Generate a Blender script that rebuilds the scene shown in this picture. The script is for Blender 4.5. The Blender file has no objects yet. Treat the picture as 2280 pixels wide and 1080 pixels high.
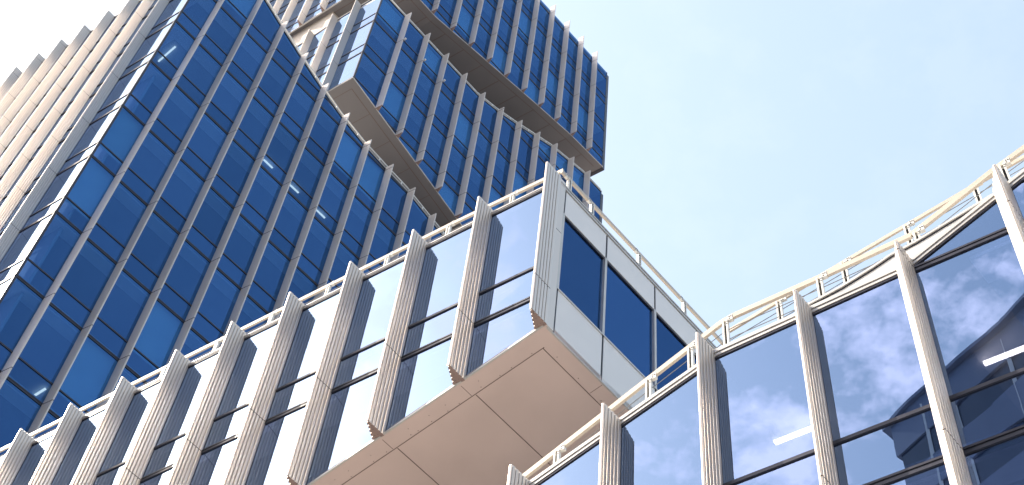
import bpy, math, random
from mathutils import Vector, Matrix
random.seed(7)
R = math.radians

# ------------------------------------------------------------------ camera
sc = bpy.context.scene
F_PX = 3130.0
cam_d = bpy.data.cameras.new('camera')
cam_d.sensor_width = 36.0
cam_d.lens = 36.0 * F_PX / 2280.0
cam_d.clip_start = 0.1
cam_d.clip_end = 6000
cam = bpy.data.objects.new('camera', cam_d)
sc.collection.objects.link(cam)
cz = Vector((299.67, -2169.0, F_PX)).normalized()          # world up seen by the camera (x right, y down, z forward)
ca = cz.cross(Vector((0, 0, 1))).normalized()
cb = cz.cross(ca)
# rows of the world matrix: world = W @ cam(x right, y down, z fwd)
right = Vector((ca.x, cb.x, cz.x)); down = Vector((ca.y, cb.y, cz.y)); fwd = Vector((ca.z, cb.z, cz.z))
m = Matrix.Identity(4)
for i in range(3):
    m[i][0] = right[i]; m[i][1] = -down[i]; m[i][2] = -fwd[i]
cam.matrix_world = m
sc.camera = cam

# ------------------------------------------------------------------ sun, sky, exposure
SUN_AZ, SUN_EL = -15.0, 40.0
sd = Vector((math.cos(R(SUN_AZ)) * math.cos(R(SUN_EL)), math.sin(R(SUN_AZ)) * math.cos(R(SUN_EL)), math.sin(R(SUN_EL))))
sl = bpy.data.lights.new('sun', 'SUN'); sl.energy = 4.8; sl.angle = R(0.5); sl.color = (1.0, 0.88, 0.72)
so = bpy.data.objects.new('sun', sl); sc.collection.objects.link(so)
so.rotation_euler = sd.to_track_quat('Z', 'Y').to_euler()
w = bpy.data.worlds.new('World'); sc.world = w; w.use_nodes = True
nt = w.node_tree; nt.nodes.clear()
def wn(t, **k):
    n = nt.nodes.new(t)
    for a, v in k.items(): setattr(n, a, v)
    return n
sky = wn('ShaderNodeTexSky', sky_type='NISHITA', sun_disc=False, sun_elevation=R(SUN_EL), sun_rotation=R(90 - SUN_AZ),
         air_density=1.0, dust_density=4.0, ozone_density=0.4, altitude=50)
bg = wn('ShaderNodeBackground'); bg.inputs[1].default_value = 0.15
out = wn('ShaderNodeOutputWorld')
tc = wn('ShaderNodeTexCoord')
ns = wn('ShaderNodeTexNoise'); ns.inputs['Scale'].default_value = 17; ns.inputs['Detail'].default_value = 7; ns.inputs['Roughness'].default_value = .6
mp = wn('ShaderNodeMapping'); mp.inputs['Scale'].default_value = (1, 1, 1.5); mp.inputs['Location'].default_value = (.3, .7, .1)
rp = wn('ShaderNodeValToRGB'); rp.color_ramp.elements[0].position = .47; rp.color_ramp.elements[1].position = .62
big = wn('ShaderNodeVectorMath', operation='DOT_PRODUCT'); big.inputs[1].default_value = (math.cos(R(36)) * math.cos(R(50)), math.sin(R(36)) * math.cos(R(50)), math.sin(R(50)))
rb = wn('ShaderNodeValToRGB'); rb.color_ramp.elements[0].position = .87; rb.color_ramp.elements[0].color = (.012, .012, .012, 1); rb.color_ramp.elements[1].position = .96
mul = wn('ShaderNodeMath', operation='MULTIPLY'); mul2 = wn('ShaderNodeMath', operation='MULTIPLY'); mul2.inputs[1].default_value = .8
mx = wn('ShaderNodeMixRGB'); mx.inputs[2].default_value = (7.6, 6.5, 7.0, 1)
L_ = nt.links.new
L_(tc.outputs['Generated'], mp.inputs[0]); L_(mp.outputs[0], ns.inputs[0]); L_(ns.outputs[0], rp.inputs[0])
L_(tc.outputs['Generated'], big.inputs[0]); L_(big.outputs['Value'], rb.inputs[0])
L_(rp.outputs[0], mul.inputs[0]); L_(rb.outputs[0], mul.inputs[1]); L_(mul.outputs[0], mul2.inputs[0])
L_(mul2.outputs[0], mx.inputs[0]); veil = wn('ShaderNodeMixRGB'); veil.inputs[0].default_value = .45; veil.inputs[2].default_value = (1.85, 2.25, 2.35, 1)
L_(sky.outputs[0], veil.inputs[1]); L_(veil.outputs[0], mx.inputs[1]); L_(mx.outputs[0], bg.inputs[0]); L_(bg.outputs[0], out.inputs[0])
sc.view_settings.view_transform = 'Standard'; sc.view_settings.look = 'None'
sc.view_settings.exposure = 1.6; sc.view_settings.gamma = 1.0
cy = sc.cycles
cy.max_bounces = 10; cy.diffuse_bounces = 4; cy.glossy_bounces = 6; cy.transparent_max_bounces = 12
cy.sample_clamp_indirect = 6; cy.blur_glossy = 0.6
cy.use_denoising = True
try: cy.denoiser = 'OPENIMAGEDENOISE'
except Exception: pass

# ------------------------------------------------------------------ the building grid
# every wall follows one of two directions; U runs away to the right, V runs to the right along the street front
UA, VA = 43.4, 140.7
U = Vector((math.cos(R(UA)), math.sin(R(UA)), 0)); V = Vector((math.cos(R(VA)), math.sin(R(VA)), 0))
NL = Vector((V.y, -V.x, 0))      # outward normal of the street front (planes s = const)
NF = Vector((-U.y, U.x, 0))      # outward normal of the side fronts (planes t = const)
UP = Vector((0, 0, 1))
def P(s, t, z): return U * s + V * t + UP * z
ZT = 21.87; FH = 4.035           # a thick transom height and the storey height
def lev(k): return ZT + FH * k
TH = 1.03                        # sill band between thick and thin transoms
S_L, T_F, T_B, S_2 = -13.25, -34.3, -11.36, -23.06
GROUND = -1.6

class Face:
    """vertical plane; u along the wall, w outward, z up"""
    def __init__(self, kind, c):
        self.kind = kind
        if kind == 'L': self.o = U * c; self.e = V; self.n = NL
        else: self.o = V * c; self.e = U; self.n = NF
    def p(self, u, w, z): return self.o + self.e * u + self.n * w + UP * z

# ------------------------------------------------------------------ materials
def mat(name):
    m = bpy.data.materials.new(name); m.use_nodes = True
    return m, m.node_tree, m.node_tree.nodes['Principled BSDF']
def surf(name, col, rough=.5, metal=0.0, var=.06, scale=3.0, streak=False, bump=0.0):
    m, t, b = mat(name)
    b.inputs['Roughness'].default_value = rough; b.inputs['Metallic'].default_value = metal
    co = t.nodes.new('ShaderNodeTexCoord'); mpn = t.nodes.new('ShaderNodeMapping')
    if streak: mpn.inputs['Scale'].default_value = (1.0, 1.0, .12)
    n = t.nodes.new('ShaderNodeTexNoise'); n.inputs['Scale'].default_value = scale; n.inputs['Detail'].default_value = 5
    mr = t.nodes.new('ShaderNodeMapRange'); mr.inputs[1].default_value = .3; mr.inputs[2].default_value = .7
    mr.inputs[3].default_value = 1 - var; mr.inputs[4].default_value = 1 + var
    v = t.nodes.new('ShaderNodeVectorMath'); v.operation = 'SCALE'; v.inputs[0].default_value = col
    t.links.new(co.outputs['Object'], mpn.inputs[0]); t.links.new(mpn.outputs[0], n.inputs[0]); t.links.new(n.outputs[0], mr.inputs[0])
    t.links.new(mr.outputs[0], v.inputs['Scale']); t.links.new(v.outputs[0], b.inputs['Base Color'])
    mr2 = t.nodes.new('ShaderNodeMapRange'); mr2.inputs[1].default_value = .3; mr2.inputs[2].default_value = .7
    mr2.inputs[3].default_value = rough * .85; mr2.inputs[4].default_value = min(1, rough * 1.15)
    t.links.new(n.outputs[0], mr2.inputs[0]); t.links.new(mr2.outputs[0], b.inputs['Roughness'])
    if bump:
        bp = t.nodes.new('ShaderNodeBump'); bp.inputs['Strength'].default_value = bump; bp.inputs['Distance'].default_value = .02
        t.links.new(n.outputs[0], bp.inputs['Height']); t.links.new(bp.outputs[0], b.inputs['Normal'])
    return m
def glass(name, trans, refl, r0, wav=.0012, vary=.05):
    m, t, b = mat(name); t.nodes.remove(b)
    o = t.nodes['Material Output']
    tr = t.nodes.new('ShaderNodeBsdfTransparent'); tr.inputs[0].default_value = (*trans, 1)
    oi = t.nodes.new('ShaderNodeObjectInfo'); ov = t.nodes.new('ShaderNodeMapRange'); ov.inputs[3].default_value = 1 - vary; ov.inputs[4].default_value = 1 + vary
    sv = t.nodes.new('ShaderNodeVectorMath'); sv.operation = 'SCALE'; sv.inputs[0].default_value = refl
    t.links.new(oi.outputs['Random'], ov.inputs[0]); t.links.new(ov.outputs[0], sv.inputs['Scale'])
    gl = t.nodes.new('ShaderNodeBsdfGlossy'); gl.inputs['Color'].default_value = (*refl, 1); gl.inputs['Roughness'].default_value = 0.0; t.links.new(sv.outputs[0], gl.inputs['Color'])
    fr = t.nodes.new('ShaderNodeFresnel'); fr.inputs[0].default_value = 1.5
    mr = t.nodes.new('ShaderNodeMapRange'); mr.inputs[1].default_value = .04; mr.inputs[3].default_value = r0; mr.inputs[4].default_value = 1
    mi = t.nodes.new('ShaderNodeMixShader')
    geo = t.nodes.new('ShaderNodeNewGeometry'); inv = t.nodes.new('ShaderNodeMath'); inv.operation = 'SUBTRACT'; inv.inputs[0].default_value = 1
    t.links.new(geo.outputs['Backfacing'], inv.inputs[1]); mm = t.nodes.new('ShaderNodeMath'); mm.operation = 'MULTIPLY'
    t.links.new(fr.outputs[0], mr.inputs[0]); t.links.new(mr.outputs[0], mm.inputs[0]); t.links.new(inv.outputs[0], mm.inputs[1]); t.links.new(mm.outputs[0], mi.inputs[0])
    cm = t.nodes.new('ShaderNodeMixRGB'); cm.inputs[1].default_value = (*trans, 1); cm.inputs[2].default_value = (1, 1, 1, 1)
    t.links.new(geo.outputs['Backfacing'], cm.inputs[0]); t.links.new(cm.outputs[0], tr.inputs[0])
    t.links.new(tr.outputs[0], mi.inputs[1]); t.links.new(gl.outputs[0], mi.inputs[2]); t.links.new(mi.outputs[0], o.inputs[0])
    if wav:
        co = t.nodes.new('ShaderNodeTexCoord'); n = t.nodes.new('ShaderNodeTexNoise'); n.inputs['Scale'].default_value = .9
        n.inputs['Detail'].default_value = 1
        bp = t.nodes.new('ShaderNodeBump'); bp.inputs['Strength'].default_value = 1; bp.inputs['Distance'].default_value = wav
        t.links.new(co.outputs['Object'], n.inputs[0]); t.links.new(n.outputs[0], bp.inputs['Height'])
        t.links.new(bp.outputs[0], gl.inputs['Normal'])
    return m
def emis(name, col, st):
    m, t, b = mat(name); b.inputs['Base Color'].default_value = (.8, .8, .8, 1)
    b.inputs['Emission Color'].default_value = (*col, 1); b.inputs['Emission Strength'].default_value = st
    return m
M = {
 'fin': surf('ribbed_aluminium', (.60, .55, .505), .34, .55, .03, .8, streak=True),
 'fin_end': surf('fin_end_plate', (.24, .18, .17), .6, .1, .08, 6),
 'gap': surf('dark_joint', (.02, .02, .025), .8),
 'frame': surf('dark_frame', (.028, .03, .045), .35, .3, .1, 4),
 'coping': surf('pale_coping', (.44, .44, .44), .4, .2, .08, 3),
 'panel': surf('white_metal_panel', (.60, .60, .605), .38, .1, .03, 1.5),
 'rail': surf('cream_painted_steel', (.43, .385, .33), .45, .1, .05, 3),
 'white': surf('white_painted_steel', (.58, .58, .56), .4, .1, .04, 3),
 'cable': surf('steel_cable', (.30, .30, .30), .4, .6),
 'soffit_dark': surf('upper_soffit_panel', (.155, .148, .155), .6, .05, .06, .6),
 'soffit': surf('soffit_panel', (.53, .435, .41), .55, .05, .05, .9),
 'joint': surf('soffit_joint', (.13, .10, .09), .8),
 'rivet': surf('dark_rivet', (.10, .08, .07), .6),
 'beige': surf('beige_wall_panel', (.48, .42, .36), .5, .1, .04, 2),
 'roof': surf('roof_membrane', (.35, .34, .33), .8, 0, .1, 1),
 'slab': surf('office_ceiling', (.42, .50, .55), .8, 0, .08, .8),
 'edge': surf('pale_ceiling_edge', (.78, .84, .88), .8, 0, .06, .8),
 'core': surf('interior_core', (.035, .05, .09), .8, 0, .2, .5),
 'blind': surf('roller_blind', (.55, .72, .74), .9, 0, .06, 1),
 'gl_side': glass('blue_side_glass', (.33, .55, .76), (.088, .22, .54), .37, vary=.16),
 'gl_front': glass('front_glass', (.26, .30, .46), (.41, .56, .83), .45),
 'light': emis('ceiling_light_lit', (1, .80, .62), .8), 'light2': emis('bright_ceiling_light', (1, .84, .62), 4.0), 'tick': surf('white_mullion', (.8, .8, .8), .5),
 'tower_band': surf('grey_cladding_band', (.15, .19, .29), .5, .2, .1, .2),
}
mg, tg, bgn = mat('tower_window_band'); bgn.inputs['Base Color'].default_value = (.03, .05, .09, 1); bgn.inputs['Roughness'].default_value = .12
M['tower_glass'] = mg

# ------------------------------------------------------------------ helpers
col = sc.collection
class MB:
    def __init__(self): self.v = []; self.f = []; self.mi = []
    def poly(self, pts, mi=0):
        b = len(self.v); self.v += [tuple(p) for p in pts]; self.f.append(tuple(range(b, b + len(pts)))); self.mi.append(mi)
    def prism(self, a, b, mi=0, ma=None, mb=None):
        """closed solid between two equal-length loops a and b"""
        n = len(a); k = len(self.v)
        self.v += [tuple(p) for p in a] + [tuple(p) for p in b]
        self.f.append(tuple(k + i for i in reversed(range(n)))); self.mi.append(mi if ma is None else ma)
        self.f.append(tuple(k + n + i for i in range(n))); self.mi.append(mi if mb is None else mb)
        for i in range(n):
            j = (i + 1) % n
            self.f.append((k + i, k + j, k + n + j, k + n + i)); self.mi.append(mi)
    def fbox(self, F, u0, u1, w0, w1, z0, z1, mi=0, z0b=None, z1b=None):
        """box on a face; z0b/z1b give the heights at u1 when they slope"""
        if z0b is None: z0b = z0
        if z1b is None: z1b = z1
        a = [F.p(u0, w0, z0), F.p(u0, w1, z0), F.p(u0, w1, z1), F.p(u0, w0, z1)]
        b = [F.p(u1, w0, z0b), F.p(u1, w1, z0b), F.p(u1, w1, z1b), F.p(u1, w0, z1b)]
        self.prism(a, b, mi)
    def bar(self, a, b, r1, r2, mi=0):
        d = (b - a).normalized(); x = d.cross(UP)
        if x.length < 1e-3: x = Vector((1, 0, 0))
        x.normalize(); y = x.cross(d).normalized()
        q = [x * r1 + y * r2, -x * r1 + y * r2, -x * r1 - y * r2, x * r1 - y * r2]
        self.prism([a + c for c in q], [b + c for c in q], mi)
    def tube(self, a, b, r, n=8, mi=0):
        d = (b - a).normalized(); x = d.orthogonal().normalized(); y = d.cross(x)
        q = [x * r * math.cos(2 * math.pi * i / n) + y * r * math.sin(2 * math.pi * i / n) for i in range(n)]
        self.prism([a + c for c in q], [b + c for c in q], mi)
    def build(self, name, mats, parent=None):
        import bmesh
        if not isinstance(mats, (list, tuple)): mats = [mats]
        me = bpy.data.meshes.new(name)
        c = Vector((sum(v[0] for v in self.v), sum(v[1] for v in self.v), sum(v[2] for v in self.v))) / max(1, len(self.v))
        me.from_pydata([tuple(Vector(v) - c) for v in self.v], [], self.f)
        for q in mats: me.materials.append(q)
        for p_, i in zip(me.polygons, self.mi): p_.material_index = i
        bm = bmesh.new(); bm.from_mesh(me); bmesh.ops.recalc_face_normals(bm, faces=bm.faces[:]); bm.to_mesh(me); bm.free()
        o = bpy.data.objects.new(name, me); col.objects.link(o)
        if parent:
            o.parent = parent
            o.location = c - world_loc(parent)
        else: o.location = c
        return o
def world_loc(o):
    l = Vector(o.location)
    while o.parent: o = o.parent; l += Vector(o.location)
    return l
def thing(name, label, cat, loc, group=None):
    o = bpy.data.objects.new(name, None); col.objects.link(o); o.location = loc
    o['label'] = label; o['category'] = cat
    if group: o['group'] = group
    return o
def interp(pl, u):
    pl = sorted(pl)
    if u <= pl[0][0]: return pl[0][1]
    for (a, x), (b, y) in zip(pl, pl[1:]):
        if u <= b: return x + (y - x) * (u - a) / (b - a)
    return pl[-1][1]
W_inv = m.inverted()
def pix(p):
    c = W_inv @ Vector(p)
    if c.z >= -.1: return None
    return (1140 + F_PX * c.x / -c.z, 540 - F_PX * c.y / -c.z)
def area_px(pts):
    q = [pix(p) for p in pts]
    if any(a is None for a in q): return 0
    cx = sum(a[0] for a in q) / len(q); cy_ = sum(a[1] for a in q) / len(q)
    A = abs(sum(q[i][0] * q[(i + 1) % len(q)][1] - q[(i + 1) % len(q)][0] * q[i][1] for i in range(len(q)))) / 2
    if not (-120 < cx < 2400 and -120 < cy_ < 1200): A *= .01
    return A

# ------------------------------------------------------------------ ribbed fin
def fin_profile(F):
    """outline in (u, w), first point at the visible wall edge; L faces: u decreases to the left"""
    if F.kind == 'L': base1, nose, base2 = 0.0, -.07, -.27
    else: base1, nose, base2 = 0.0, -.10, -.25
    pts = [(base1, .012)]
    D = .455; nw = .022
    def side(u0, u1, flip):
        n = 5; r = []
        for i in range(n):
            a = i / n; b_ = (i + 1) / n
            for q, dep in ((a + .016, .001), (a + .05, .006), (b_ - .055, .006), (b_ - .024, .001), (b_ - .020, -.02), (b_ + .010, -.02)):
                uu = u0 + (u1 - u0) * q; ww = .02 + (D - .02) * q
                nx = 1 if u0 > u1 else -1
                r.append((uu + nx * dep, ww))
        return r
    a = side(base1, nose + nw, False)
    b = side(base2, nose - nw, True)
    pts += a + [(nose + nw * 1.2, D + .008), (nose + nw * 1.1, D + .026), (nose + nw * .2, D + .03), (nose, D + .016), (nose - nw * .2, D + .03), (nose - nw * 1.1, D + .026), (nose - nw * 1.2, D + .008)] + list(reversed(b)) + [(base2, .012)]
    return pts
PROF = {}
def make_fin(F, u, zb, zt, levels, parent):
    key = F.kind
    if key not in PROF: PROF[key] = fin_profile(F)
    pr = PROF[key]
    mb = MB(); cuts = [zb] + [z for z in levels if zb + .12 < z < zt - .12] + [zt]
    gp = .011 if F.kind == 'L' else .022
    cu = sum(a for a, b in pr) / len(pr); cw = sum(b for a, b in pr) / len(pr)
    for i in range(len(cuts) - 1):
        z0 = cuts[i] + (gp if i else 0); z1 = cuts[i + 1] - (gp if i < len(cuts) - 2 else 0)
        mb.prism([F.p(u + a, b, z0) for a, b in pr], [F.p(u + a, b, z1) for a, b in pr], 0, 1, 1 if i < len(cuts) - 2 else 0)
        if i:
            q = [(cu + (a - cu) * .93, cw + (b - cw) * .96) for a, b in pr]
            mb.prism([F.p(u + a, b, z0 - .03) for a, b in q], [F.p(u + a, b, z0 + .01) for a, b in q], 2)
    # screw heads in the end plate
    for du, dw in ((-.09, .10), (-.16, .10), (-.10, .24), (-.085, .36), (-.17, .05), (-.05, .05)):
        mb.tube(F.p(u + du, dw, zb + .002), F.p(u + du, dw, zb - .004), .007, 6, 2)
    return mb.build('fin', [M['fin'], M['fin_end'], M['gap']], parent)

# ------------------------------------------------------------------ curtain wall
def facade(F, name_parent, u_hi, u_lo, fins, ztop, zbot, gl, store, ks, fin_top=.12, cop=.5, fin_z=None, blinds=0.0, depth=6.0, seed=1,
           coping=True, edge_hi=False, skip_fins=()):
    rnd = random.Random(seed)
    levels = [lev(k) for k in ks]
    edges = sorted(set([u_hi, u_lo] + [f - .13 for f in fins if u_lo + .2 < f - .13 < u_hi - .2]), reverse=True)
    # break bays at kinks in the roofline as well
    fr = MB()
    for a, b in zip(edges, edges[1:]):           # a > b
        zt_a, zt_b = interp(ztop, a), interp(ztop, b)
        zb_a, zb_b = interp(zbot, a), interp(zbot, b)
        cuts = [-999]
        for z in levels: cuts += [z, z + TH]
        cuts.append(9999)
        kinks = [u for u, _ in sorted(set(list(ztop) + list(zbot)), reverse=True) if b + .05 < u < a - .05]
        us = [a] + kinks + [b]
        for i in range(len(cuts) - 1):
            lo, hi = cuts[i], cuts[i + 1]
            top = [(u, min(hi, interp(ztop, u))) for u in us]
            bot = [(u, max(lo, interp(zbot, u))) for u in us]
            pts = clip_poly([(u, z) for u, z in bot], [(u, z) for u, z in top])
            if not pts: continue
            q = [F.p(u, 0, z) for u, z in pts]
            kind = 'window' if i % 2 == 0 else 'spandrel_window'
            ar = area_px(q)
            blind = (kind == 'window' and rnd.random() < blinds)
            store.append((ar, kind, F, pts, gl, blind))
            if blind:
                bb = MB(); bb.prism([F.p(u, -.14, z) for u, z in pts], [F.p(u, -.16, z) for u, z in pts])
                store.append((ar * .999, 'blind', F, bb, None, None))
    # transoms
    for z in levels:
        for zz, thick in ((z, True), (z + TH, False)):
            for a, b in zip(edges, edges[1:]):
                n = 6
                for i in range(n):
                    u1 = a + (b - a) * i / n; u2 = a + (b - a) * (i + 1) / n; um = (u1 + u2) / 2
                    if zz > interp(ztop, um) - .06 or zz < interp(zbot, um) + .03: continue
                    if thick:
                        fr.fbox(F, u1, u2, -.02, .028, zz - .072, zz - .018); fr.fbox(F, u1, u2, -.02, .028, zz + .018, zz + .058)
                        fr.fbox(F, u1, u2, -.02, .012, zz - .018, zz + .018)
                    else: fr.fbox(F, u1, u2, -.02, .028, zz - .033, zz + .033)
    # mullions behind the fins and at the corners
    for u in edges:
        uu = min(max(u, u_lo + .04), u_hi - .04)
        fr.fbox(F, uu - .035, uu + .035, -.02, .018, interp(zbot, uu), interp(ztop, uu))
    fr.build('window_frame', M['frame'], name_parent)
    # trim along the top and the bottom edge
    for pl, up, on in ((ztop, True, coping), (zbot, False, True)):
        if not on: continue
        cp = MB()
        ks_ = [u_hi] + [u for u, _ in sorted(pl, reverse=True) if u_lo < u < u_hi] + [u_lo]
        for a, b in zip(ks_, ks_[1:]):
            za, zb_ = interp(pl, a), interp(pl, b)
            def row(w0, w1, h0, h1, mi): cp.fbox(F, a, b, w0, w1, za + h0, za + h1, mi, zb_ + h0, zb_ + h1)
            if up:
                row(-.05, .035, .0, .055 * cop, 0); row(-.05, .020, .055 * cop, .075 * cop, 1)
                row(-.25, .050, .075 * cop, .15 * cop, 0); row(-.02, .022, -.045, .0, 1)
            else:
                row(-.05, .035, -.055, -.004, 0); row(-.02, .020, -.004, .035, 1)
        cp.build('coping' if up else 'sill_trim', [M['coping'], M['frame']], name_parent)
    for f in fins:
        if f in skip_fins: continue
        zt = (interp(fin_z, f) if fin_z else interp(ztop, f) + fin_top)
        zb_ = min(interp(zbot, f), interp(zbot, f - .25)) + .0
        make_fin(F, f, zb_, zt, levels, name_parent)
def clip_poly(bot, top):
    """polygon between two polylines sampled at the same u; drops the parts where top is below bottom"""
    pb, ptp = [], []
    n = len(bot)
    for i in range(n):
        d = top[i][1] - bot[i][1]
        if d > 1e-4: pb.append(bot[i]); ptp.append(top[i])
        if i < n - 1:
            d2 = top[i + 1][1] - bot[i + 1][1]
            if (d > 1e-4) != (d2 > 1e-4):
                k = d / (d - d2); u = bot[i][0] + (bot[i + 1][0] - bot[i][0]) * k
                z = bot[i][1] + (bot[i + 1][1] - bot[i][1]) * k
                pb.append((u, z)); ptp.append((u, z))
    if len(pb) < 2: return None
    pts = pb + list(reversed(ptp)); r = []
    for p_ in pts:
        if not r or (abs(p_[0] - r[-1][0]) > 1e-4 or abs(p_[1] - r[-1][1]) > 1e-4): r.append(p_)
    if len(r) > 1 and abs(r[0][0] - r[-1][0]) < 1e-4 and abs(r[0][1] - r[-1][1]) < 1e-4: r.pop()
    if len(r) < 3: return None
    A = abs(sum(r[i][0] * r[(i + 1) % len(r)][1] - r[(i + 1) % len(r)][0] * r[i][1] for i in range(len(r)))) / 2
    return r if A > .02 else None
def flush(store, parent, cap=100):
    """largest panes become parts of their own; what is left over is one part"""
    for kind in ('window', 'spandrel_window', 'blind'):
        it = sorted([x for x in store if x[1] == kind], key=lambda x: -x[0])
        rest = {}
        for i, (ar, k, F, pts, gl, bl) in enumerate(it):
            if kind == 'blind': mb = pts
            else:
                wr = random.Random(int(ar * 100) + len(it)); mb = MB(); mb.prism([F.p(u, wr.uniform(-.0025, .001), z) for u, z in pts], [F.p(u, -.02, z) for u, z in pts])
            mt = M['blind'] if kind == 'blind' else M[gl]
            if i < cap: mb.build(kind, mt, parent)
            else:
                r = rest.setdefault('x', (MB(), []))
                if mt not in r[1]: r[1].append(mt)
                b = len(r[0].v); r[0].v += mb.v; r[0].f += [tuple(b + j for j in f) for f in mb.f]; r[0].mi += [r[1].index(mt)] * len(mb.f)
        for mb, mts in rest.values():
            o = mb.build(kind, mts, parent); o['kind'] = 'stuff'

# storeys behind the glass: ceilings with a pale strip next to the glass, and a dark core
def span_where(fn, hi, lo, n=200):
    """longest run of [lo, hi] in which fn is true"""
    best = None; cur = None
    for i in range(n + 1):
        u = hi + (lo - hi) * i / n
        if fn(u):
            cur = (cur[0], u) if cur else (u, u)
            if best is None or abs(cur[1] - cur[0]) > abs(best[1] - best[0]): best = cur
        else: cur = None
    return best if best and abs(best[0] - best[1]) > .5 else None
def storeys(parent, s0, s1, t0, t1, ks, ztf, zbf, roofS=None, botS=None, roofT=None, botT=None, inset=.16, core=6.0):
    """footprint s0>s1 (street front = s0), t0>t1 (side front = t0); the polylines limit each ceiling to the inside of the block"""
    mb = MB()
    for k in ks:
        z = lev(k); d = t1 + inset; b = s1 + inset
        fs = lambda u: (not roofS or interp(roofS, u) > z + .42) and (not botS or interp(botS, u) < z - .2)
        ft = lambda u: (not roofT or interp(roofT, u) > z + .42) and (not botT or interp(botT, u) < z - .2)
        S = span_where(fs, s0 - inset, s1 + inset); T = span_where(ft, t0 - inset, t1 + inset)
        if not S or not T: continue
        (a, b), (c, d) = S, T
        mb.prism([P(a, c, z - .02), P(b, c, z - .02), P(b, d, z - .02), P(a, d, z - .02)],
                 [P(a, c, z + .30), P(b, c, z + .30), P(b, d, z + .30), P(a, d, z + .30)], 0)
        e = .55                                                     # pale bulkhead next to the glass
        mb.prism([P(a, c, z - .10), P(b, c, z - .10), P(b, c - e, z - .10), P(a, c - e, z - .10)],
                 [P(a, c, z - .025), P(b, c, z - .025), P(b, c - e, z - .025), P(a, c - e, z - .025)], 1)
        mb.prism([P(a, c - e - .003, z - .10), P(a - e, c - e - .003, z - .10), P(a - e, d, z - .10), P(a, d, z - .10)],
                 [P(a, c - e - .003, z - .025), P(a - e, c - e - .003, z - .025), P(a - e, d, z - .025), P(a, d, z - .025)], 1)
    if mb.v: mb.build('ceiling', [M['slab'], M['edge']], parent)
    mb = MB()
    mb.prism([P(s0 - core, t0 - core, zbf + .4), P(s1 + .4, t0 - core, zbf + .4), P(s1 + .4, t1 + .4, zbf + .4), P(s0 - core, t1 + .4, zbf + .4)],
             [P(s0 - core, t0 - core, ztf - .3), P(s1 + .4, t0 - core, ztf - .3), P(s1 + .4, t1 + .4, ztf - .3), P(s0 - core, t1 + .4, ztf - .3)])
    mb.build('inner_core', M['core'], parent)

def lid(name, mt, parent, corners, th):
    """slab from a list of (s, t, z) corners, th thick downwards"""
    mb = MB(); mb.prism([P(*c) for c in corners], [P(c[0], c[1], c[2] - th) for c in corners])
    return mb.build(name, mt, parent)
def strip_slab(name, mt, parent, along, pl, lo, hi, th, mts=None, d=0.0):
    """slab whose height follows polyline pl along 's' or 't', spanning lo..hi in the other coordinate"""
    mb = MB(); pl = sorted(pl)
    for (a, za), (b, zb) in zip(pl, pl[1:]):
        if along == 's': c = [(a, lo, za), (b, lo, zb), (b, hi, zb), (a, hi, za)]
        else: c = [(lo, a, za), (lo, b, zb), (hi, b, zb), (hi, a, za)]
        mb.prism([P(x, y, z + d) for x, y, z in c], [P(x, y, z + d - th) for x, y, z in c])
    return mb.build(name, mt, parent)
def wallbox(name, mt, parent, s0, s1, t0, t1, z0, z1):
    mb = MB(); mb.prism([P(s0, t0, z0), P(s1, t0, z0), P(s1, t1, z0), P(s0, t1, z0)], [P(s0, t0, z1), P(s1, t0, z1), P(s1, t1, z1), P(s0, t1, z1)])
    return mb.build(name, mt, parent)

# ------------------------------------------------------------------ roof railings
def railing(parent, F, pts, posts, w=-.22, hgt=.86, size=(.028, .055), base=None, cables=True, big=True, mt='rail'):
    """pts: rail height polyline (u, z); posts: list of u"""
    mb = MB()
    pts = sorted(pts)
    for (a, za), (b, zb) in zip(pts, pts[1:]):
        mb.bar(F.p(a, w, za), F.p(b, w, zb), size[0], size[1])
    rail = mb.build('railing', M[mt], parent)
    if cables:
        cb_ = MB()
        for (a, za), (b, zb) in zip(pts, pts[1:]):
            for k in (.33, .62):
                cb_.tube(F.p(a, w, za - hgt * k), F.p(b, w, zb - hgt * k), .008, 5)
        cb_.build('cable', M['cable'], rail)
    for u in posts:
        z = interp(pts, u); zb_ = (interp(base, u) if base else z - hgt)
        pm = MB()
        if big:
            for du in (-.036, .036):
                pm.fbox(F, u + du - .015, u + du + .015, w + .0, w + .05, zb_, z - size[1] + .02)
            pm.fbox(F, u - .05, u + .05, w - .02, w - .002, zb_, z + size[1] - .01)
            pm.fbox(F, u - .02, u + .02, w, w + .008, zb_ + .25, z - size[1] - .08, 1)
            pm.fbox(F, u + .055, u + .14, w - size[0] - .006, w + size[0] + .006, z - size[1] - .008, z + size[1] + .006)
            for du, dz in ((.08, .02), (.115, .02), (.08, -.03)):
                pm.tube(F.p(u + du, w + size[0] + .006, z + dz), F.p(u + du, w + size[0] + .014, z + dz), .011, 8, 1)
            for dz in (.04, .10):
                pm.tube(F.p(u + .036, w + .05, z - size[1] - dz), F.p(u + .036, w + .056, z - size[1] - dz), .010, 8, 1)
        else:
            pm.fbox(F, u - .03, u + .03, w - .03, w + .03, zb_, z - size[1])
        pm.build('railing_post', [M['white'], M['gap']], rail)
    return rail

# ================================================================== ground
gm = surf('plaza_paving', (.225, .208, .20), .8, 0, .12, .15)
mb = MB(); mb.poly([(-3000, -3000, GROUND), (3000, -3000, GROUND), (3000, 3000, GROUND), (-3000, 3000, GROUND)])
g = mb.build('ground', gm); g['kind'] = 'structure'

# ================================================================== the tower of three stacked blocks
FL, FF = Face('L', S_L), Face('F', T_F)
FL2 = Face('L', S_2)
S_END = -44.3
gridF = [-14.51 - 1.741 * k for k in range(17)]
tower = thing('office_tower', 'tall tower of stacked shifted blocks with deep blue glass and slim pale fins', 'tower', P(-28, -46, GROUND))
store = []
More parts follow.
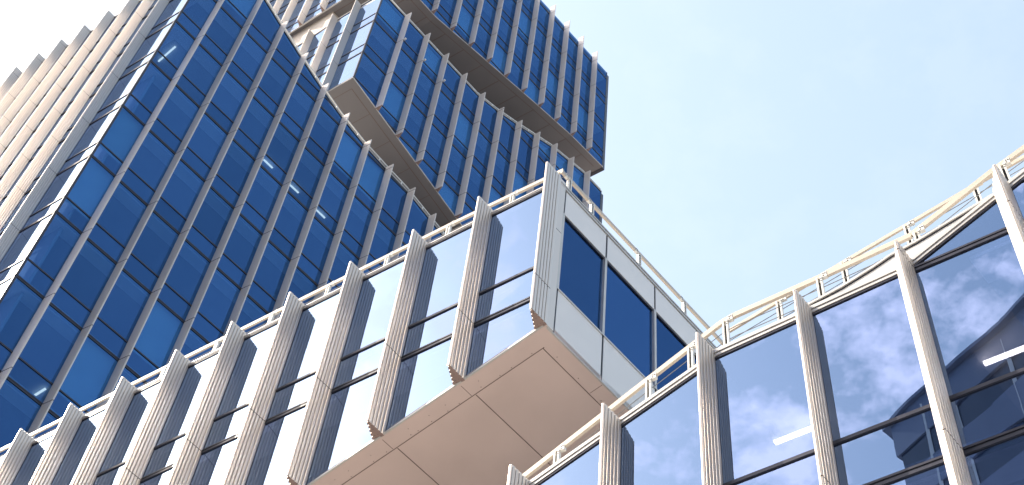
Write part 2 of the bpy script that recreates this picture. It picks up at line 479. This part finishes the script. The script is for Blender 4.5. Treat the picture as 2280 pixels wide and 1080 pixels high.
# lower block
rt1F = [(-13.25, 66.25), (-16.5, 66.15), (-18.0, 65.34), (-19.66, 64.5), (-21.38, 63.7), (-23.16, 63.0), (-24.97, 62.58), (-26.75, 62.4), (-28.45, 62.3), (-30.3, 61.87), (-44.3, 59.0)]
rt1L = [(-34.3, 66.15), (-41.3, 66.15), (-49, 66.75), (-60, 67.6)]
facade(FF, tower, S_L, S_END + .02, gridF, rt1F, [(-60, 24.0), (0, 24.0)], 'gl_side', store, range(1, 12), blinds=.10, seed=3)
finL = [-36.15 - 1.79 * k for k in range(13)]
facade(FL, tower, T_F, -60, finL, rt1L, [(-70, 24.0), (0, 24.0)], 'gl_front', store, range(1, 12), seed=4)
storeys(tower, S_L, S_END, T_F, -60, range(1, 12), 59.0, 23.8, roofS=rt1F, roofT=rt1L)
wallbox('sun_blocker', M['slab'], tower, -13.85, -13.95, T_F - .3, -59.5, 24.2, 54.0)  # added wall: keeps sun through the corner glass off the first fin
wallbox('podium_wall', M['panel'], tower, S_L, S_END, T_F, -60, GROUND, 23.94)
mb = MB()   # back walls of the lower block
mb.prism([P(S_L - .3, -60.02, 24), P(S_END, -60.02, 24), P(S_END, -60.02, 58.8), P(S_L - .3, -60.02, 67.4)], [P(S_L - .3, -60.3, 24), P(S_END, -60.3, 24), P(S_END, -60.3, 58.8), P(S_L - .3, -60.3, 67.4)])
mb.prism([P(S_END, T_F - .05, 24), P(S_END, -60, 24), P(S_END, -60, 58.9), P(S_END, T_F - .05, 58.9)], [P(S_END - .3, T_F - .05, 24), P(S_END - .3, -60, 24), P(S_END - .3, -60, 58.9), P(S_END - .3, T_F - .05, 58.9)])
mb.build('rear_wall', M['panel'], tower)
strip_slab('roof', M['roof'], tower, 's', [(a, b + .03) for a, b in rt1F], T_F - .03, -60, .25)
# middle block
rt2F = [(-23.06, 77.95), (-31.8, 77.85), (-33.63, 78.42), (-35.4, 79.2), (-37.2, 80.1), (-39.0, 81.0), (-40.7, 81.5), (-42.4, 81.98), (-44.3, 82.05)]
bt2F = [(-23.06, 67.15), (-44.3, 60.1)]
rt2L = [(-34.3, 78.15), (-37.5, 78.15), (-39.66, 77.72), (-60, 75)]
facade(FF, tower, S_2, S_END, [u for u in gridF if u < S_2 - 1], rt2F, bt2F, 'gl_side', store, range(10, 15), blinds=.16, seed=9)
finL2 = [-36.05, -37.85, -39.6] + [-41.4 - 1.8 * k for k in range(9)]
facade(FL2, tower, T_F, -60, finL2, rt2L, [(-60, 67.4), (-34.3, 67.2)], 'gl_front', store, range(11, 14), seed=5)
storeys(tower, S_2, S_END, T_F, -60, range(10, 15), 76.0, 67.4, roofS=rt2F, botS=bt2F, roofT=rt2L)
# upper block
rt3F = [(-23.06, 99.2), (-36.0, 99.2), (-44.3, 99.62)]
bt3F = [(-23.06, 81.5), (-27.2, 81.5), (-30.3, 82.35), (-33.7, 83.25), (-37.3, 84.2), (-40.7, 85.0), (-44.3, 85.4)]
facade(FF, tower, S_2, S_END, [u for u in gridF if u < S_2 - 1], rt3F, bt3F, 'gl_side', store, range(15, 20), blinds=.16, seed=12, fin_top=.45, coping=False)
facade(FL2, tower, T_F, -60, finL2, [(-60, 99.2), (0, 99.2)], [(-60, 78.5), (-44, 80.9), (-38.3, 81.5), (-34.3, 81.5)], 'gl_front', store, range(14, 20), seed=6)
storeys(tower, S_2, S_END, T_F, -60, range(15, 20), 98.6, 85.4, roofS=rt3F, botS=bt3F)
# roofs, soffits, neck storeys of the upper blocks
strip_slab('roof', M['roof'], tower, 's', [(a, b + .03) for a, b in rt2F], T_F - .03, -60, .25)
strip_slab('roof', M['roof'], tower, 's', [(a, b - .02) for a, b in rt3F], T_F - .02, -60, .25)
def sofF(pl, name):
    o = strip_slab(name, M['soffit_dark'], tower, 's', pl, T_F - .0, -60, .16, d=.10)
    j = MB(); pl_ = sorted(pl)
    def zz(s): return interp(pl_, s) - .064
    edge_i = .42
    s_first = S_2 - edge_i
    # joint parallel to the edge and cross joints
    ks_ = [s_first] + [a for a, _ in sorted(pl, reverse=True) if S_END + edge_i < a < s_first] + [S_END + edge_i]
    for a, b in zip(ks_, ks_[1:]):
        j.prism([P(a, T_F - edge_i, zz(a)), P(a, T_F - edge_i - .05, zz(a)), P(b, T_F - edge_i - .05, zz(b)), P(b, T_F - edge_i, zz(b))],
                [P(a, T_F - edge_i, zz(a) + .01), P(a, T_F - edge_i - .05, zz(a) + .01), P(b, T_F - edge_i - .05, zz(b) + .01), P(b, T_F - edge_i, zz(b) + .01)])
    for i, s in enumerate([s_first] + [u - .12 for u in gridF if u < S_2 - 1]):
        t1 = T_F - edge_i - .035
        j.prism([P(s, t1, zz(s)), P(s - .05, t1, zz(s - .03)), P(s - .05, -58, zz(s - .03)), P(s, -58, zz(s))],
                [P(s, t1, zz(s) + .01), P(s - .05, t1, zz(s - .03) + .01), P(s - .05, -58, zz(s - .03) + .01), P(s, -58, zz(s) + .01)])
    j.build('joint', M['joint'], o)
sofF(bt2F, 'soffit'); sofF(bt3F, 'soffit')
wallbox('neck_wall', M['beige'], tower, S_2 - 8, S_END + 3, T_F - 6, -59, 60, 68)
wallbox('neck_wall', M['beige'], tower, S_2 - .35, S_END + 3, T_F - 5.0, -59, 77.9, 85)
mb = MB()
for z0, z1 in ((61, 82), (85.3, 99.4)):
    mb.prism([P(S_END - .01, T_F - .03, z0), P(S_END - .01, -60, z0), P(S_END - .01, -60, z1), P(S_END - .01, T_F - .03, z1)],
             [P(S_END - .25, T_F - .03, z0), P(S_END - .25, -60, z0), P(S_END - .25, -60, z1), P(S_END - .25, T_F - .03, z1)])
    mb.prism([P(S_2 - .05, -60.01, z0 + 2), P(S_END, -60.01, z0), P(S_END, -60.01, z1), P(S_2 - .05, -60.01, z1 - 3)],
             [P(S_2 - .05, -60.3, z0 + 2), P(S_END, -60.3, z0), P(S_END, -60.3, z1), P(S_2 - .05, -60.3, z1 - 3)])
mb.build('rear_wall', M['frame'], tower)
flush(store, tower)
# slim rails on the block roofs
railing(tower, FF, [(a, b + .52) for a, b in rt1F], [gridF[k] - 1.3 for k in range(0, 16)], w=-.10, size=(.03, .03), hgt=.5, cables=False, big=False, mt='white')
railing(tower, FF, [(a, b + .48) for a, b in rt2F], [gridF[k] - 1.3 for k in range(5, 16)], w=-.10, size=(.03, .03), hgt=.45, cables=False, big=False, mt='white')
# ceiling lights behind the blue glass
def clight(parent, s0, t0, s1, t1, z, mt='light'):
    a, b = P(s0, t0, z), P(s1, t1, z); mb = MB(); mb.bar(a, b, .042, .02); return mb.build('ceiling_light', M[mt], parent)
zc = lev(9) - .14
for s in (-21.33, -23.16, -25.05): clight(tower, s + .0, -36.4, s - .62, -36.4, zc)
clight(tower, -14.45, -36.5, -14.27, -35.25, zc)
clight(tower, -17.66, -38.35, -17.6, -37.48, lev(4) - .14)
for s, z in ((-26.72, lev(13)), (-28.47, lev(13)), (-24.98, lev(13))):
    mb = MB(); mb.fbox(FF, s - .19, s - .08, .52, .64, z + .03, z + .13); mb.fbox(FF, s - .15, s - .12, .46, .53, z + .06, z + .1)
    mb.build('floodlight', M['white'], tower)

# ================================================================== the projecting block
blk = thing('projecting_block', 'low office block jutting out in the centre with mirror glass, ribbed fins and beige soffit', 'building', P(-20, -22, GROUND))
store = []
finB = [-11.32 - 1.782 * k for k in range(13)]
rtB = [(-34.3, 25.81), (-11.3, 25.81)]
def zB(t): return 20.82 + .33 * (t - T_B)
btB = [(-34.0, zB(-34.0)), (T_B, zB(T_B))]
facade(FL, blk, T_B, -34.0, finB, rtB, btB, 'gl_front', store, range(-2, 1), seed=21, fin_z=[(-40, 26.0), (0, 26.0)])
flush(store, blk)
storeys(blk, S_L, -43, T_B, -34.0, range(-3, 1), 25.7, 20.9, botT=btB, core=7)
strip_slab('roof', M['roof'], blk, 't', [(-34.25, 25.84), (T_B - .02, 25.84)], S_L - .03, -44, .2)
# soffit
sf = strip_slab('soffit', M['soffit'], blk, 't', [(-34.25, zB(-34.25)), (T_B + .0, zB(T_B))], S_L + .0, -44, .14, d=.08)
def zs(t): return zB(t) - .064
j = MB()
def jt(s0, t0, s1, t1, wd=.016, mbx=None):
    d = (P(s1, t1, 0) - P(s0, t0, 0)).normalized(); n = Vector((-d.y, d.x, 0)) * wd / 2
    a, b = P(s0, t0, zs(t0)), P(s1, t1, zs(t1))
    q = [a + n, a - n, b - n, b + n]; (mbx or j).prism(q, [c + UP * .008 for c in q])
jt(-13.62, -11.66, -13.62, -34); jt(-13.63, -11.69, -44, -11.69)
for t in (-13.17, -14.91, -16.65, -18.4, -20.1, -21.9): jt(-13.64, t, -44, t)
for t in (-13.24, -14.98, -16.74, -18.5): jt(-13.3, t, -13.6, t, .008)
for s in (-15.02, -16.72, -18.4): jt(s, -11.4, s, -11.67, .008)
j.build('joint', M['joint'], sf)
rr = random.Random(5)
def rivet(s_, t_, r=.009):
    rv = MB(); rv.tube(P(s_, t_, zs(t_) - .004), P(s_, t_, zs(t_) + .004), r, 6); rv.build('rivet', M['rivet'], sf)
for t in [-11.9, -12.35, -12.6, -13.0, -13.5, -13.75, -14.1, -14.4, -14.55, -15.1, -15.4, -15.9, -16.2, -17.0]:
    s = -13.56 - rr.random() * .03; rivet(s, t)
    if rr.random() < .5: rivet(s + .14, t + .05, .007)
for s in (-13.95, -14.6, -15.3, -16.1): rivet(s, -11.62)
# side front of white panels with three big panes
FB = Face('F', T_B)
zt_, zw1, zw0, zb0 = 25.72, 24.83, 22.18, zB(T_B) - .04
mul_s = [-13.47, -14.92, -16.67, -18.42, -20.17, -21.92, -23.67, -25.4, -27.2, -29, -31, -33, -35, -37, -39, -41, -43.9]
pn = MB()
pil = MB()
pil.fbox(FB, -13.26, -13.45, -.3, .02, zb0, 25.98); pil.build('corner_pilaster', M['fin'], blk)
jj = MB(); jj.fbox(FB, -13.262, -13.452, .0, .0215, 24.02, 24.034); jj.fbox(FB, -13.447, -13.462, -.01, .012, zb0, 25.9); jj.build('joint', M['gap'], blk)
for i, (a, b) in enumerate(zip(mul_s, mul_s[1:])):
    a2, b2 = a - .045, b + .045
    if i == 0: a2 = a - .04
    for nm, z0, z1 in (('wall_panel', zw1 + .02, zt_), ('wall_panel', zb0, zw0 - .02)):
        q = MB(); q.fbox(FB, a2, b2 - .035, -.12, .0, z0, z1); q.build(nm, M['panel'], blk)
    q = MB(); q.fbox(FB, a2 + .02, b2 - .02, -.07, -.045, zw0, zw1); q.build('window', M['gl_side'], blk)
fr = MB(); fr2 = MB()
for i, a in enumerate(mul_s):
    fr.fbox(FB, a + .035, a - .035, -.08, .022, zw0 - .03, zw1)
    fr2.fbox(FB, a - .046, a - .058, -.05, -.008, zw0, zw1)
    fr2.fbox(FB, a - .01, a - .03, -.1, .003, zb0, zw0 - .03); fr2.fbox(FB, a - .01, a - .03, -.1, .003, zw1, zt_)
fr.fbox(FB, -13.44, -44, -.08, .018, zw0 - .03, zw0 + .02)
fr2.fbox(FB, -13.5, -44, -.1, -.012, zw1 - .04, zw1 + .02)
fr2.fbox(FB, -13.45, -44, -.1, -.02, zt_ - .03, zt_ + .03)
fr.fbox(FB, -13.3, -44, -.25, .022, zt_ + .03, zt_ + .09); fr2.fbox(FB, -13.3, -44, -.25, .012, zt_ + .09, zt_ + .12); fr.fbox(FB, -13.3, -44, -.25, .03, zt_ + .12, zt_ + .165)
fr.fbox(FB, -13.3, -44, -.1, .006, zb0 - .03, zb0 - .002)
fr.build('pale_frame', M['coping'], blk); fr2.build('dark_frame', M['frame'], blk)
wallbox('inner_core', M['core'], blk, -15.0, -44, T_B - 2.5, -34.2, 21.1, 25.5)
# railings
railing(blk, FL, [(-34.0, 26.95), (-14.6, 26.92), (-11.5, 26.82)], [-12.84 - 1.765 * k for k in range(12)], w=-.30, base=[(-34, 26.0), (-11, 26.0)])
railing(blk, FB, [(-13.35, 26.44), (-30, 26.62)], [-13.62, -14.42, -16.15, -17.88, -19.6], w=-.06, base=[(-44, 25.9), (-13, 25.9)], cables=False)
mb = MB(); mb.tube(P(-13.42, -11.62, 25.95), P(-13.42, -11.62, 26.6), .05, 12); mb.build('railing_joint', M['white'], blk)
# neck storeys under the block
wallbox('neck_wall', M['beige'], blk, -19.5, -43, T_B - 5.5, -34.2, 10, 20.0)

# ================================================================== the lower wing
wing = thing('office_wing', 'nearest office wing at right with cloud-mirroring windows, ribbed fins and stepped railing', 'building', P(-20, 0, GROUND))
store = []
finC = [-.99, -2.76, -4.49, -6.20, -7.92, -9.65, -11.37, -13.1, -14.9, -16.7, -18.5] + [.75 + 1.74 * k for k in range(6)]
rtC = [(-24, 11.9), (-11.2, 16.50), (-9.63, 17.08), (-8.0, 17.68), (-7.9, 17.76), (-4.6, 17.88), (-4.5, 17.93), (-3.1, 18.62), (-2.53, 18.90), (-.9, 19.7), (2.6, 20.8), (12, 21)]
finzC = [(-24, 12.0), (-11.37, 16.62), (-9.65, 17.17), (-7.92, 17.93), (-6.2, 17.95), (-4.49, 18.05), (-2.76, 18.86), (-.9, 19.9), (2.6, 20.9), (12, 21.1)]
facade(FL, wing, 11, -24, finC, rtC, [(-30, 2.0), (20, 2.0)], 'gl_front', store, range(-4, 0), seed=31, fin_z=finzC, cop=1.0)
flush(store, wing)
storeys(wing, S_L, -40, 11, -24, range(-4, 1), 12.0, 2.5, roofT=rtC)
wallbox('podium_wall', M['panel'], wing, S_L, -40, 11, -24, GROUND, 1.9)
strip_slab('roof', M['roof'], wing, 't', [(a, b + .06) for a, b in rtC], S_L - .03, -40, .2)
# raised white fascia where the next roof pitch starts
q = MB()
top = [(-6.3, 18.04), (-5.67, 18.13), (-5.14, 18.27), (-4.79, 18.39), (-4.37, 18.45), (-3.37, 18.70), (-2.95, 18.80)]
bot = [(u, interp(rtC, u) + .155) for u, _ in top]
for (a, za), (b, zb), (_, wa), (_, wb) in zip(top, top[1:], bot, bot[1:]):
    if zb <= wb + .01: zb = wb + .012
    q.fbox(FL, a, b, -.9, .0, wa, max(za, wa + .01), 0, wb, zb)
q.build('white_fascia', M['white'], wing)
q = MB()
for (a, za), (b, zb) in zip(top, top[1:]): q.fbox(FL, a, b, -.95, .03, za + .0, za + .05, 0, zb + .0, zb + .05); q.fbox(FL, a, b, -.1, .006, za - .035, za, 1, zb - .035, zb)
q.build('edge_trim', [M['coping'], M['frame']], wing)
railing(wing, FL, [(-24, 12.9), (-11.78, 17.0), (-9.43, 18.12), (-7.85, 18.86), (-7.6, 18.90), (-6.1, 18.92), (-4.45, 18.98), (-2.95, 19.71), (-1.0, 20.5), (2.6, 21.75), (10.9, 21.95)],
        [-12.9, -11.0, -9.25, -8.45, -7.78, -6.06, -4.36, -2.78, -1.1, .6, 2.4, 4.2, 6, 7.8, 9.6], w=-.2, base=[(a, b + .14) for a, b in rtC])
railing(wing, FL, [(-8.08, 19.30), (-5.84, 19.82), (-3.2, 20.39), (-2.0, 20.62)], [-7.01, -5.78, -4.6, -3.35], w=-.75, size=(.02, .04), hgt=.8)
# ceiling lights seen through the wing's glass
clight(wing, -15.1, -8.05, -15.1, -7.2, 17.45, 'light2')
clight(wing, -15.36, -4.55, -15.36, -3.30, lev(-1) - .16, 'light2')

# ================================================================== round tower across the street, seen only mirrored in the wing
def mirror(p): return p - 2 * ((p - U * S_L).dot(NL)) * NL

plan = [(27.6, 13.2), (26.9, 11.2), (26.4, 9.9), (24.3, 10.4), (22.5, 11.0), (21.0, 11.4), (19.0, 12.0), (17.1, 12.4), (13.0, 13.2), (8.0, 14.0), (2.0, 14.4), (-5.0, 14.0), (-5.5, 30.0), (30.0, 32.0)]
rt = thing('round_tower', 'dark curved tower with pale stripes, mirrored in the rightmost window', 'tower', Vector((12, 20, GROUND)))
def dense(pl, st=.8):
    r = []
    for i in range(len(pl) - 3):
        a, b = Vector(pl[i]), Vector(pl[i + 1]); n = max(1, int((b - a).length / st))
        r += [a + (b - a) * k / n for k in range(n)]
    return r + [Vector(q) for q in pl[-3:]]
dp = dense(plan)
cen = Vector((12, 22))
def ring(off, z): return [Vector(((q - cen).normalized().x * off + q.x, (q - cen).normalized().y * off + q.y, z)) for q in dp]
mb = MB(); mb.prism(ring(-.25, GROUND), ring(-.25, 57 - .3)); mb.build('window_band', M['tower_glass'], rt)
z = 57.0; i = 0
while z > 6:
    mb = MB(); mb.prism(ring(0, z - 2.1), ring(0, z)); mb.build('cladding_band', M['tower_band'], rt); z -= 4.0
mb = MB(); mb.prism(ring(.5, 57.02), ring(.5, 57.25)); mb.build('roof_brim', M['tower_band'], rt)
acc = 0; fm = MB()
for a, b in zip(dp, dp[1:-2]):
    acc += (b - a).length
    if acc > 2.3:
        acc = 0; n = (a - cen).normalized(); q = a + n * -.12
        fm.fbox(type('X', (), {'p': staticmethod(lambda u, w_, zz, q=q, n=n: Vector((q.x + n.x * w_ - n.y * u, q.y + n.y * w_ + n.x * u, zz)))}), -.06, .06, -.1, .1, 8, 56.5)
o = fm.build('mullion', M['tick'], rt);
